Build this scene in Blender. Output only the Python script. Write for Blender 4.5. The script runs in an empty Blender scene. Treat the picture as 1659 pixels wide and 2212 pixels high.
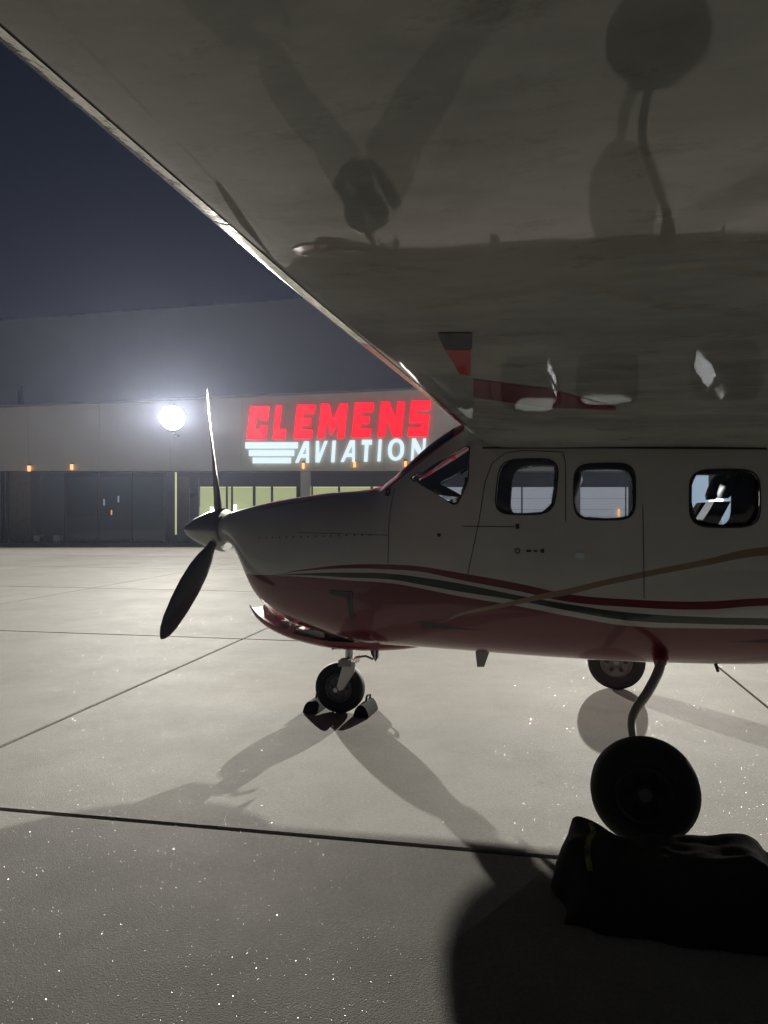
import bpy, bmesh, math, random
from mathutils import Vector, Matrix
random.seed(7)
R = math.radians
sc = bpy.context.scene
col = sc.collection
# ------------------------------------------------------------------ camera, sky, exposure
CAMH = 1.42
cam_d = bpy.data.cameras.new("camera"); cam = bpy.data.objects.new("camera", cam_d); col.objects.link(cam)
cam.location = (0, 0, CAMH); cam.rotation_euler = (R(90), 0, 0)
cam_d.sensor_fit = 'VERTICAL'; cam_d.sensor_height = 36; cam_d.lens = 26.0
cam_d.clip_start = 0.05; cam_d.clip_end = 2000
sc.camera = cam
world = bpy.data.worlds.new("World"); sc.world = world; world.use_nodes = True
wn = world.node_tree; wn.nodes.clear()
wo = wn.nodes.new('ShaderNodeOutputWorld'); bg = wn.nodes.new('ShaderNodeBackground')
tc = wn.nodes.new('ShaderNodeTexCoord'); sx = wn.nodes.new('ShaderNodeSeparateXYZ'); rp = wn.nodes.new('ShaderNodeValToRGB')
wn.links.new(tc.outputs['Generated'], sx.inputs[0]); wn.links.new(sx.outputs['Z'], rp.inputs[0])
wn.links.new(rp.outputs[0], bg.inputs[0]); wn.links.new(bg.outputs[0], wo.inputs[0])
e = rp.color_ramp.elements
e[0].position = 0.0; e[0].color = (0.026, 0.025, 0.038, 1)
e[1].position = 0.75; e[1].color = (0.003, 0.005, 0.008, 1)
q = rp.color_ramp.elements.new(0.22); q.color = (0.009, 0.011, 0.022, 1)
q = rp.color_ramp.elements.new(0.42); q.color = (0.006, 0.009, 0.017, 1)
bg.inputs[1].default_value = 1.0
sc.view_settings.view_transform = 'Standard'; sc.view_settings.look = 'None'
sc.view_settings.exposure = 0.0; sc.view_settings.gamma = 1.0
try: sc.view_settings.use_curve_mapping = False
except Exception: pass
sc.cycles.max_bounces = 8
sc.cycles.sample_clamp_indirect = 6.0

# ------------------------------------------------------------------ frames of reference
F = 1597.0; CX = 829.5; CY = 1106.0
YAW = R(16)
U = Vector((math.cos(YAW), -math.sin(YAW), 0)); V = Vector((-math.sin(YAW), -math.cos(YAW), 0))
O = Vector((-0.31, 5.25, 0))
def W(s, t, z): return O + U*s + V*t + Vector((0, 0, z))
def pt(px, py, t):
    """where a sight line meets the plane t = const beside the aircraft: (station s, height z)"""
    r = Vector(((px-CX)/F, 1, -(py-CY)/F)); c = Vector((0, 0, CAMH))
    a = (t - (c-O).dot(V)) / r.dot(V); p = c + r*a - O
    return p.dot(U), p.z
def FB(px, py, Y): return Vector(((px-CX)/F*Y, Y, CAMH-(py-CY)/F*Y))

# ------------------------------------------------------------------ materials
def mat(name, base=(.5,.5,.5), rough=.5, metal=0, coat=0, coat_rough=.03, emit=None, es=0, spec=.5, noise=None, bump=None, alpha=None):
    m = bpy.data.materials.new(name); m.use_nodes = True
    b = m.node_tree.nodes['Principled BSDF']; n = m.node_tree; L = n.links
    b.inputs['Base Color'].default_value = (*base, 1); b.inputs['Roughness'].default_value = rough
    b.inputs['Metallic'].default_value = metal; b.inputs['Coat Weight'].default_value = coat
    b.inputs['Coat Roughness'].default_value = coat_rough; b.inputs['Specular IOR Level'].default_value = spec
    if emit: b.inputs['Emission Color'].default_value = (*emit, 1); b.inputs['Emission Strength'].default_value = es
    if noise:
        sc_, amt, col2 = noise
        t = n.nodes.new('ShaderNodeTexCoord'); z = n.nodes.new('ShaderNodeTexNoise'); z.inputs['Scale'].default_value = sc_
        z.inputs['Detail'].default_value = 6; z.inputs['Roughness'].default_value = .62
        r = n.nodes.new('ShaderNodeValToRGB'); r.color_ramp.elements[0].position = .5-amt; r.color_ramp.elements[1].position = .5+amt
        r.color_ramp.elements[0].color = (*col2, 1); r.color_ramp.elements[1].color = (*base, 1)
        L.new(t.outputs['Object'], z.inputs['Vector']); L.new(z.outputs['Fac'], r.inputs[0]); L.new(r.outputs[0], b.inputs['Base Color'])
    if bump:
        t = n.nodes.new('ShaderNodeTexCoord'); z = n.nodes.new('ShaderNodeTexNoise'); z.inputs['Scale'].default_value = bump[0]
        z.inputs['Detail'].default_value = 4
        bp = n.nodes.new('ShaderNodeBump'); bp.inputs['Strength'].default_value = bump[1]; bp.inputs['Distance'].default_value = bump[2]
        L.new(t.outputs['Object'], z.inputs['Vector']); L.new(z.outputs['Fac'], bp.inputs['Height']); L.new(bp.outputs[0], b.inputs['Normal'])
    return m
def glass_mat(name, tint=(.75,.8,.85), rough=.01):
    m = bpy.data.materials.new(name); m.use_nodes = True; n = m.node_tree; n.nodes.clear()
    o = n.nodes.new('ShaderNodeOutputMaterial'); mx = n.nodes.new('ShaderNodeMixShader'); fr = n.nodes.new('ShaderNodeFresnel')
    tr = n.nodes.new('ShaderNodeBsdfTransparent'); gl = n.nodes.new('ShaderNodeBsdfGlossy')
    fr.inputs[0].default_value = 1.5; tr.inputs[0].default_value = (*tint, 1); gl.inputs['Roughness'].default_value = rough
    n.links.new(fr.outputs[0], mx.inputs[0]); n.links.new(tr.outputs[0], mx.inputs[1]); n.links.new(gl.outputs[0], mx.inputs[2])
    n.links.new(mx.outputs[0], o.inputs[0]); return m
def concrete_mat():
    m = bpy.data.materials.new("apron_concrete"); m.use_nodes = True; n = m.node_tree; L = n.links
    b = n.nodes['Principled BSDF']; geo = n.nodes.new('ShaderNodeNewGeometry'); oi = n.nodes.new('ShaderNodeObjectInfo')
    def noise(s, d=6, r=.6):
        z = n.nodes.new('ShaderNodeTexNoise'); z.inputs['Scale'].default_value = s; z.inputs['Detail'].default_value = d; z.inputs['Roughness'].default_value = r
        L.new(geo.outputs['Position'], z.inputs['Vector']); return z.outputs['Fac']
    def ramp(x, p0, c0, p1, c1):
        r = n.nodes.new('ShaderNodeValToRGB'); r.color_ramp.elements[0].position = p0; r.color_ramp.elements[1].position = p1
        r.color_ramp.elements[0].color = (*c0, 1); r.color_ramp.elements[1].color = (*c1, 1); L.new(x, r.inputs[0]); return r.outputs[0]
    def mul(a, c):
        k = n.nodes.new('ShaderNodeMix'); k.data_type = 'RGBA'; k.blend_type = 'MULTIPLY'; k.inputs['Factor'].default_value = 1
        L.new(a, k.inputs['A']); L.new(c, k.inputs['B']); return k.outputs['Result']
    c = ramp(noise(.7, 8), .3, (.325, .315, .288), .7, (.365, .355, .325))
    c = mul(c, ramp(noise(3.1, 8, .7), .36, (.90, .895, .885), .58, (1, 1, 1)))
    c = mul(c, ramp(noise(60, 3), .3, (.80, .80, .80), .7, (1.0, 1.0, 1.0)))
    c = mul(c, ramp(noise(260, 2), .38, (.72, .72, .72), .55, (1, 1, 1)))
    c = mul(c, ramp(oi.outputs['Random'], 0, (.86, .86, .87), 1, (1, 1, 1)))
    c = mul(c, ramp(noise(.23, 10, .75), .36, (.78, .77, .75), .50, (1, 1, 1)))
    c = mul(c, ramp(noise(1.7, 9, .8), .31, (.55, .53, .50), .37, (1, 1, 1)))
    L.new(c, b.inputs['Base Color'])
    r = ramp(noise(1.3, 6), .3, (.78,)*3, .7, (.84,)*3)
    L.new(r, b.inputs['Roughness']); b.inputs['Specular IOR Level'].default_value = .12
    bp = n.nodes.new('ShaderNodeBump'); bp.inputs['Strength'].default_value = .55; bp.inputs['Distance'].default_value = .003
    L.new(noise(140, 3), bp.inputs['Height']); L.new(bp.outputs[0], b.inputs['Normal'])
    return m

M = {}
M['concrete'] = concrete_mat()
M['filler'] = mat("joint_filler", (.03, .028, .022), .9)
M['white'] = mat("white_paint", (.60, .595, .56), .35, coat=1, coat_rough=.02, noise=(2.2, .3, (.55, .545, .51)))
def wing_mat():
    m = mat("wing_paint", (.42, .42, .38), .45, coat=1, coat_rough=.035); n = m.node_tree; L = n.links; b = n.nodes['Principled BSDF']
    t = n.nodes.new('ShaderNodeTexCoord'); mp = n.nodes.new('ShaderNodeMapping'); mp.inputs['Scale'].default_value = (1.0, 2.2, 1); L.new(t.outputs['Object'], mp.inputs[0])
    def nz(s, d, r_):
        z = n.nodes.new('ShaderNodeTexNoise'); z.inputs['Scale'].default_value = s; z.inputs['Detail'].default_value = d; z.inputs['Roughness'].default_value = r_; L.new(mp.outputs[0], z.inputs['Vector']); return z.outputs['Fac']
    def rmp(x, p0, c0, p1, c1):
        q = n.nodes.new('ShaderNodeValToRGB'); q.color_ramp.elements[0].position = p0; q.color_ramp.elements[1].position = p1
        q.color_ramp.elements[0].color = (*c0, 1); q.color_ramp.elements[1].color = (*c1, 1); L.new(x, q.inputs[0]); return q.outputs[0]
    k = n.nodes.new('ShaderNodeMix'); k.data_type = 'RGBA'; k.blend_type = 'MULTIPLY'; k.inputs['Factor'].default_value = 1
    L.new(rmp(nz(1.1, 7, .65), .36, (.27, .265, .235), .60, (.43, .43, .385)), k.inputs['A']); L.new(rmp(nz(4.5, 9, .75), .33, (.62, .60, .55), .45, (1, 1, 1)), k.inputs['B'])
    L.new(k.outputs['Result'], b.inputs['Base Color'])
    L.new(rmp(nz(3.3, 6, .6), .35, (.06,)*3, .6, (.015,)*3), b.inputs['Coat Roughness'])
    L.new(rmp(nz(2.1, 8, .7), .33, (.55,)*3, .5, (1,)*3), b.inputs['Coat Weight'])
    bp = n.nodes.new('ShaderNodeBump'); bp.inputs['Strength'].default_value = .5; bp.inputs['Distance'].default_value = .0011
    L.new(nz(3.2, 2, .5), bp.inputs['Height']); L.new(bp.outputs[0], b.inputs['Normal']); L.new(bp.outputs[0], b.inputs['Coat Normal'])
    return m
M['wing'] = wing_mat()
M['polished'] = mat("polished_leading_edge", (.74, .72, .68), .12, metal=.92, bump=(16, 1.0, .004))
M['red'] = mat("red_paint", (.22, .012, .022), .35, coat=1, coat_rough=.03)
M['tan'] = mat("tan_paint", (.28, .2, .11), .4, coat=.8)
M['black'] = mat("black_paint", (.012, .013, .016), .35, coat=.6)
M['rubber'] = mat("tyre_rubber", (.018, .018, .019), .75, noise=(30, .3, (.012, .012, .012)))
M['chock'] = mat("chock_rubber", (.014, .0135, .012), .95, spec=.15, noise=(18, .3, (.009, .009, .008)), bump=(40, .4, .004))
M['yellow'] = mat("worn_yellow_paint", (.42, .36, .06), .6, noise=(14, .12, (.06, .055, .03)))
M['rope'] = mat("rope", (.06, .055, .045), .9)
M['alu'] = mat("bare_metal", (.55, .55, .54), .3, metal=1)
M['rim'] = mat("wheel_rim", (.16, .16, .165), .5, metal=.3)
M['legmetal'] = mat("gear_leg_paint", (.36, .35, .31), .4, coat=.5)
M['blade'] = mat("propeller_blade", (.05, .052, .06), .28, coat=1, coat_rough=.12)
M['spinner'] = mat("spinner_metal", (.34, .34, .33), .32, metal=.8)
M['interior'] = mat("cabin_trim", (.16, .16, .17), .8)
M['seat'] = mat("seat_leather", (.045, .045, .06), .5)
M['acryl'] = glass_mat("cabin_acrylic", (.90, .92, .94))
M['glass'] = glass_mat("store_glass", (.8, .84, .84), .02)
M['gasket'] = mat("window_gasket", (.015, .015, .017), .6)
M['seam'] = mat("panel_seam", (.035, .035, .035), .7)

def livery_mat():
    """white above, red below, with the stripes laid along the fuselage as curves of height over station"""
    m = bpy.data.materials.new("fuselage_livery"); m.use_nodes = True; n = m.node_tree; L = n.links
    b = n.nodes['Principled BSDF']; b.inputs['Roughness'].default_value = .35; b.inputs['Coat Weight'].default_value = 1; b.inputs['Coat Roughness'].default_value = .03
    t = n.nodes.new('ShaderNodeTexCoord'); s = n.nodes.new('ShaderNodeSeparateXYZ'); L.new(t.outputs['Object'], s.inputs[0])
    def mth(op, a, c):
        k = n.nodes.new('ShaderNodeMath'); k.operation = op
        for i, q in enumerate((a, c)):
            if isinstance(q, (int, float)): k.inputs[i].default_value = q
            else: L.new(q, k.inputs[i])
        return k.outputs[0]
    u = mth('DIVIDE', mth('ADD', s.outputs['X'], 1.0), 5.0)
    zz = s.outputs['Z']
    def curve(pts):
        f = n.nodes.new('ShaderNodeFloatCurve'); c = f.mapping.curves[0]
        P = []
        for px, py in pts:
            a, z = pt(px, py, .55); P.append(((a+1)/5, (z-.4)/1.4))
        P = [(0, P[0][1])] + P + [(1, P[-1][1])]
        c.points[0].location = P[0]; c.points[1].location = P[-1]
        for p in P[1:-1]: c.points.new(*p)
        f.mapping.update(); L.new(u, f.inputs['Value'])
        return mth('ADD', mth('MULTIPLY', f.outputs[0], 1.4), .4)
    xs = [560, 640, 745, 845, 905, 985, 1120, 1235, 1355, 1515, 1655]
    rt = [1246, 1233, 1221, 1220, 1223.5, 1236, 1260, 1284, 1294, 1299, 1292]
    rb = [1246, 1236, 1229, 1231, 1235, 1251, 1277, 1301, 1311, 1317, 1309]
    bt = [1246, 1241, 1238, 1240, 1247, 1259, 1286, 1306, 1323, 1333, 1337]
    bb = [1247, 1245, 1249, 1253, 1263, 1277, 1298, 1321, 1341, 1349, 1353]
    we = [1247, 1248, 1255, 1261, 1271, 1287, 1310, 1333, 1353, 1359, 1361]
    cs = [curve(list(zip(xs, y))) for y in (rt, rb, bt, bb, we)]
    gx = [940, 995, 1100, 1155, 1235, 1275, 1389, 1515, 1655]
    gt = [1347, 1325, 1300, 1286, 1269, 1259, 1234, 1209, 1181]
    gb = [1348, 1331, 1310, 1298, 1283, 1272, 1247, 1223, 1200]
    g1, g2 = curve(list(zip(gx, gt))), curve(list(zip(gx, gb)))
    red = (.16, .009, .022); white = (.60, .595, .56); blk = (.012, .02, .022)
    no = n.nodes.new('ShaderNodeTexNoise'); no.inputs['Scale'].default_value = 3; no.inputs['Detail'].default_value = 5; L.new(t.outputs['Object'], no.inputs['Vector'])
    def mixc(fac, a, c):
        k = n.nodes.new('ShaderNodeMix'); k.data_type = 'RGBA'; L.new(fac, k.inputs['Factor'])
        for nm, q in (('A', a), ('B', c)):
            if isinstance(q, tuple): k.inputs[nm].default_value = (*q, 1)
            else: L.new(q, k.inputs[nm])
        return k.outputs['Result']
    colr = mixc(mth('LESS_THAN', zz, cs[0]), white, red)
    colr = mixc(mth('LESS_THAN', zz, cs[1]), colr, white)
    colr = mixc(mth('LESS_THAN', zz, cs[2]), colr, blk)
    colr = mixc(mth('LESS_THAN', zz, cs[3]), colr, white)
    colr = mixc(mth('LESS_THAN', zz, cs[4]), colr, red)
    sw = mth('MULTIPLY', mth('LESS_THAN', zz, g1), mth('GREATER_THAN', zz, g2))
    a0, _ = pt(940, 1347, .55)
    sw = mth('MULTIPLY', sw, mth('GREATER_THAN', s.outputs['X'], a0))
    colr = mixc(sw, colr, (.30, .215, .125))
    def curve3(pts):
        f = n.nodes.new('ShaderNodeFloatCurve'); c = f.mapping.curves[0]
        Q = [((a+1)/5, (z-.4)/1.8) for a, z in [pt(px, py, .33) for px, py in pts]]
        Q = [(0, Q[0][1])] + Q + [(1, 1.0)]
        c.points[0].location = Q[0]; c.points[1].location = Q[-1]
        for q_ in Q[1:-1]: c.points.new(*q_)
        for q_ in c.points: q_.handle_type = 'VECTOR'
        f.mapping.update(); L.new(u, f.inputs['Value']); return mth('ADD', mth('MULTIPLY', f.outputs[0], 1.8), .4)
    crest = mth('MULTIPLY', mth('GREATER_THAN', zz, curve3([(560, 1098), (620, 1089), (700, 1076), (840, 1060), (885, 1025), (972, 957), (1010, 930)])), mth('LESS_THAN', s.outputs['X'], .95))
    colr = mixc(crest, colr, (.50, .012, .03))  # red sign reflection along nose top and windshield frame, put into the colour
    k = n.nodes.new('ShaderNodeMix'); k.data_type = 'RGBA'; k.blend_type = 'MULTIPLY'; k.inputs['Factor'].default_value = .25
    L.new(colr, k.inputs['A']); L.new(no.outputs['Fac'], k.inputs['B']); L.new(k.outputs['Result'], b.inputs['Base Color'])
    return m
M['livery'] = livery_mat()

# ------------------------------------------------------------------ mesh helpers
class MB:
    def __init__(self): self.v = []; self.f = []; self.m = []
    def add(self, vs, fs, mi=0):
        k = len(self.v); self.v += [tuple(p) for p in vs]; self.f += [tuple(i+k for i in f) for f in fs]; self.m += [mi]*len(fs); return self
    def box(self, c, d, rot=None, mi=0):
        vs = []
        for x in (-.5, .5):
            for y in (-.5, .5):
                for z in (-.5, .5):
                    p = Vector((x*d[0], y*d[1], z*d[2]))
                    if rot is not None: p = rot @ p
                    vs.append(p + Vector(c))
        return self.add(vs, [(0,1,3,2), (4,6,7,5), (0,4,5,1), (2,3,7,6), (0,2,6,4), (1,5,7,3)], mi)
    def rings(self, rings, closed=True, caps=True, mi=0):
        n = len(rings[0]); vs = [p for r in rings for p in r]; fs = []
        for i in range(len(rings)-1):
            for j in range(n if closed else n-1):
                a = i*n+j; b = i*n+(j+1) % n; fs.append((a, b, b+n, a+n))
        if caps: fs.append(tuple(range(n-1, -1, -1))); fs.append(tuple(range((len(rings)-1)*n, len(rings)*n)))
        return self.add(vs, fs, mi)
    def tube(self, pts, rad, seg=12, mi=0):
        pts = [Vector(p) for p in pts]
        if isinstance(rad, (int, float)): rad = [rad]*len(pts)
        rs = []; ref = None
        for i, p in enumerate(pts):
            d = (pts[min(i+1, len(pts)-1)] - pts[max(i-1, 0)]).normalized()
            if ref is None: ref = Vector((0, 0, 1)) if abs(d.z) < .9 else Vector((1, 0, 0))
            a = d.cross(ref).normalized(); b = d.cross(a).normalized(); ref = -b if False else ref
            rs.append([p + a*math.cos(2*math.pi*k/seg)*rad[i] + b*math.sin(2*math.pi*k/seg)*rad[i] for k in range(seg)])
        return self.rings(rs, mi=mi)
    def prism(self, poly, fa, fb, mi=0):
        n = len(poly); vs = [fa(*p) for p in poly] + [fb(*p) for p in poly]
        fs = [(i, (i+1) % n, (i+1) % n+n, i+n) for i in range(n)] + [tuple(range(n-1, -1, -1)), tuple(range(n, 2*n))]
        return self.add(vs, fs, mi)
    def lathe(self, prof, c, axis, seg=40, mi=0):
        """prof = [(radius, offset along axis)] closed loop"""
        axis = Vector(axis).normalized(); ref = Vector((0, 0, 1)); a = axis.cross(ref).normalized(); b = axis.cross(a)
        c = Vector(c); n = len(prof); vs = []
        for k in range(seg):
            w = 2*math.pi*k/seg; d = a*math.cos(w)+b*math.sin(w)
            vs += [c + d*r + axis*o for r, o in prof]
        fs = []
        for k in range(seg):
            for i in range(n):
                j = (i+1) % n; k2 = (k+1) % seg
                fs.append((k*n+i, k*n+j, k2*n+j, k2*n+i))
        return self.add(vs, fs, mi)
    def mesh(self, name, mats, smooth=False):
        me = bpy.data.meshes.new(name); me.from_pydata(self.v, [], self.f)
        for m in (mats if isinstance(mats, (list, tuple)) else [mats]): me.materials.append(m)
        me.polygons.foreach_set('material_index', self.m)
        bm = bmesh.new(); bm.from_mesh(me); bmesh.ops.recalc_face_normals(bm, faces=bm.faces); bm.to_mesh(me); bm.free()
        if smooth: me.shade_smooth(); 
        if smooth: me.set_sharp_from_angle(angle=R(smooth if smooth is not True else 35))
        return me
    def build(self, name, mats, parent=None, smooth=False, label=None):
        o = bpy.data.objects.new(name, self.mesh(name, mats, smooth)); col.objects.link(o)
        if parent: o.parent = parent
        if label: o['label'] = label
        return o
def empty(name, loc=(0,0,0), rz=0, parent=None):
    o = bpy.data.objects.new(name, None); col.objects.link(o); o.location = loc; o.rotation_euler = (0, 0, rz)
    o.empty_display_size = .3
    if parent: o.parent = parent
    return o
def tag(o, label, cat, group=None):
    o['label'] = label; o['category'] = cat
    if group: o['group'] = group
    return o
def struct(o): o['kind'] = 'structure'; return o
def lerp_tab(tab, x):
    if x <= tab[0][0]: return tab[0][1]
    for (a, ya), (b, yb) in zip(tab, tab[1:]):
        if x <= b:
            k = (x-a)/(b-a); return ya + (yb-ya)*k
    return tab[-1][1]
def smooth_tab(tab, x):
    """catmull-rom through the table"""
    if x <= tab[0][0]: return tab[0][1]
    if x >= tab[-1][0]: return tab[-1][1]
    for i in range(len(tab)-1):
        if x <= tab[i+1][0]:
            (x1, y1), (x2, y2) = tab[i], tab[i+1]
            x0, y0 = tab[i-1] if i else (2*x1-x2, 2*y1-y2)
            x3, y3 = tab[i+2] if i+2 < len(tab) else (2*x2-x1, 2*y2-y1)
            m1 = (y2-y0)/(x2-x0); m2 = (y3-y1)/(x3-x1); h = x2-x1; t = (x-x1)/h
            return (2*t**3-3*t*t+1)*y1 + (t**3-2*t*t+t)*h*m1 + (-2*t**3+3*t*t)*y2 + (t**3-t*t)*h*m2

# ------------------------------------------------------------------ ground
g = MB(); S_ = 160
g.add([(-S_, -S_, -.05), (S_, -S_, -.05), (S_, S_, -.05), (-S_, S_, -.05)], [(0,1,2,3)])
struct(g.build("ground", M['concrete']))
apron = struct(empty("apron"))
A = Vector((math.cos(R(11)), -math.sin(R(11)), 0)); B = Vector((math.sin(R(11)), math.cos(R(11)), 0))
a0, sa, b0, sb, gap = -3.13, 4.85, 3.12, 4.70, .026
sl = MB(); w2, h2 = (sa-gap)/2, (sb-gap)/2
bv = .006
sl.add([(-w2,-h2,-.03), (w2,-h2,-.03), (w2,h2,-.03), (-w2,h2,-.03),
        (-w2,-h2,-bv), (w2,-h2,-bv), (w2,h2,-bv), (-w2,h2,-bv),
        (-w2+bv,-h2+bv,0), (w2-bv,-h2+bv,0), (w2-bv,h2-bv,0), (-w2+bv,h2-bv,0)],
       [(0,1,5,4), (1,2,6,5), (2,3,7,6), (3,0,4,7), (4,5,9,8), (5,6,10,9), (6,7,11,10), (7,4,8,11), (8,9,10,11)])
slm = sl.mesh("concrete_slab", M['concrete'])
for i in range(-8, 9):
    for j in range(-3, 7):
        c = A*(a0+(i+.5)*sa) + B*(b0+(j+.5)*sb)
        if c.y > 35 or c.y < -8 or abs(c.x) > 26: continue
        if (abs(c.x)-8) > abs(c.y)*.9+4: continue
        o = bpy.data.objects.new("concrete_slab", slm); col.objects.link(o); o.parent = apron
        o.location = c; o.rotation_euler = (0, 0, -R(11))
f_ = MB(); f_.add([(-34, -16, -.022), (34, -16, -.022), (34, 37, -.022), (-34, 37, -.022)], [(0,1,2,3)])
f_.build("joint_filler", M['filler'], apron)
# sparkling grit on the slabs
gr = MB(); rng = random.Random(3)
for k in range(36000):
    y = 1.7 + 9*rng.random()**1.5; x = (rng.random()*2-1)*(y*.62+.3)
    r = (.0005+.0008*rng.random()**3)*(0.25+y*.26)
    # thin glossy flecks lying almost flat, each tilted its own way
    w = rng.random()*6.28; tilt = rng.random()*.42-.10; tx = (rng.random()*2-1)*.32; c = Vector((x, y, .0008+r*.25))
    vs = []
    for i in range(5):
        a_, b_ = math.cos(w+i*1.2566)*r*(.7+.5*rng.random()), math.sin(w+i*1.2566)*r*(.7+.5*rng.random())
        vs.append(c+Vector((a_, b_, -b_*tilt+a_*tx)))
    gr.add(vs, [(0, 1, 2, 3, 4)])
M['grit'] = mat("bright_grit", (.72, .72, .71), .33, metal=.9)
o = gr.build("grit", M['grit']); o['kind'] = 'stuff'; tag(o, "fine bright grit sparkling all over the concrete apron", "grit")

# ------------------------------------------------------------------ aircraft
plane = empty("parked_airplane", O, -YAW)
tag(plane, "white and red single propeller high wing airplane parked on three wheels on the apron", "airplane")
def P(s, t, z): return Vector((s, -t, z))            # aircraft frame: s aft, t to port (towards the camera), z up
ZT = [(-.92, 1.39), (-.80, 1.43), (-.48, 1.50), (-.12, 1.55), (.36, 1.60), (.49, 1.70), (.65, 1.84), (.78, 1.935), (.95, 2.02), (1.2, 2.08), (2.8, 2.06), (3.6, 1.86), (5.6, 1.55), (6.4, 1.5)]
ZB = [(-.92, 1.20), (-.80, 1.17), (-.72, 1.08), (-.63, .92), (-.56, .79), (-.39, .665), (-.05, .565), (.19, .52), (.60, .515), (1.03, .51), (1.5, .50), (2.05, .50), (2.8, .535), (3.6, .68), (5.6, 1.12), (6.4, 1.22)]
WD = [(-.92, .12), (-.80, .20), (-.60, .33), (-.3, .43), (.1, .49), (.6, .535), (1.1, .56), (2.6, .56), (3.6, .42), (5.6, .15), (6.4, .08)]
NX = [(-.92, 2.1), (-.2, 2.4), (.4, 2.7), (1.1, 3.3), (2.8, 3.2), (4, 2.5)]
def sec(s):
    zt, zb, w, n = (lerp_tab(ZT, s) if .30 < s < .5 else smooth_tab(ZT, s)), smooth_tab(ZB, s), smooth_tab(WD, s), lerp_tab(NX, s)
    return zt, zb, w, n
def side(s, z):
    zt, zb, w, n = sec(s); zc = (zt+zb)/2; hh = (zt-zb)/2; k = min(.999, abs(z-zc)/hh)
    return w*(1-k**n)**(1/n)
def ring(s, N=72, grow=0):
    zt, zb, w, n = sec(s); zc = (zt+zb)/2; hh = (zt-zb)/2; out = []
    for k in range(N):
        a = 2*math.pi*k/N; c, d = math.cos(a), math.sin(a)
        out.append(P(s, (w+grow)*math.copysign(abs(c)**(2/n), c), zc+(hh+grow)*math.copysign(abs(d)**(2/n), d)))
    return out
st = [-.92+.04*i for i in range(int((1.2+.92)/.04))] + [1.2+.12*i for i in range(44)]
def shell(name, thick, mats):
    b = MB(); b.rings([ring(s) for s in st]); o = b.build(name, mats, None, 40)
    m = o.modifiers.new("skin", 'SOLIDIFY'); m.thickness = thick; m.offset = -1
    if thick > .02: m.material_offset = 1
    return o
def rrect(cs, cz, hs, hz, n=4, shear=0, N=36):
    return [(cs + hs*math.copysign(abs(math.cos(a))**(2/n), math.cos(a)) + shear*math.copysign(abs(math.sin(a))**(2/n), math.sin(a))*hz,
             cz + hz*math.copysign(abs(math.sin(a))**(2/n), math.sin(a))) for a in [2*math.pi*k/N for k in range(N)]]
def rounded(poly, r=.03, seg=5):
    out = []; n = len(poly)
    for i in range(n):
        p, a, b = Vector(poly[i]), Vector(poly[i-1]), Vector(poly[(i+1) % n])
        da, db = (a-p), (b-p); la, lb = min(r, da.length*.45), min(r, db.length*.45)
        p0, p1 = p+da.normalized()*la, p+db.normalized()*lb
        for k in range(seg+1):
            t = k/seg; out.append(tuple(p0*(1-t)**2 + p*2*t*(1-t) + p1*t*t))
    return out
WINS = [rounded([pt(876, 1031, .55), pt(1013, 959, .52), pt(1010, 1040, .56), pt(985, 1093, .56)], .04),
        rrect(1.352, 1.569, .172, .162, 4, .10), rrect(1.79, 1.537, .166, .160, 4.2), rrect(2.42, 1.495, .176, .157, 4.0)]
a_, b_ = pt(858, 1034, .5), pt(1008, 950, .5)
SHIELD = [(a_[0]-.04, a_[1]+.02), (b_[0]-.10, b_[1]+.03), (b_[0]-.17, 2.3), (a_[0]-.10, 2.3)]
def cutter(poly, t0, t1):
    return MB().prism(poly, lambda s, z: P(s, t0, z), lambda s, z: P(s, t1, z))
def apply_bool(o, b, op):
    c = b.build("tool", M['gasket'])
    m = o.modifiers.new("cut", 'BOOLEAN'); m.operation = op; m.object = c; m.solver = 'EXACT'
    return c
dg = lambda: bpy.context.evaluated_depsgraph_get()
def bake(o):
    bpy.context.view_layer.update(); ev = o.evaluated_get(dg()); me = bpy.data.meshes.new_from_object(ev)
    old = o.data; o.modifiers.clear(); o.data = me; me.name = o.name; bpy.data.meshes.remove(old)
fus = shell("fuselage", .022, [M['livery'], M['interior']])
allc = MB()
for w in WINS: 
    cs_, cz_ = sum(p[0] for p in w)/len(w), sum(p[1] for p in w)/len(w); far_w = [(cs_+(s-cs_)*(1.22 if w is not WINS[0] else 1), cz_+(z-cz_)*(1.18 if w is not WINS[0] else 1)) for s, z in w]
    allc.prism(w, lambda s, z: P(s, 1.0, z), lambda s, z: P(s, .01, z)); allc.prism(far_w, lambda s, z: P(s, -.01, z), lambda s, z: P(s, -1.0, z))
c1 = apply_bool(fus, allc, 'DIFFERENCE'); c2 = apply_bool(fus, cutter(SHIELD, 1.0, -1.0), 'DIFFERENCE')
bake(fus); fus.parent = plane
bpy.data.objects.remove(c1); bpy.data.objects.remove(c2)
def pane(name, poly, t0, t1):
    b = MB(); b.rings([ring(s) for s in st if min(p[0] for p in poly)-.1 < s < max(p[0] for p in poly)+.1+.12]); o = b.build(name, M['acryl'], None, 40)
    m = o.modifiers.new("skin", 'SOLIDIFY'); m.thickness = .006; m.offset = -1
    c = apply_bool(o, cutter(poly, t0, t1), 'INTERSECT'); bake(o); bpy.data.objects.remove(c); o.parent = plane
    o.data.materials.clear(); o.data.materials.append(M['acryl'])
    return o
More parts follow.
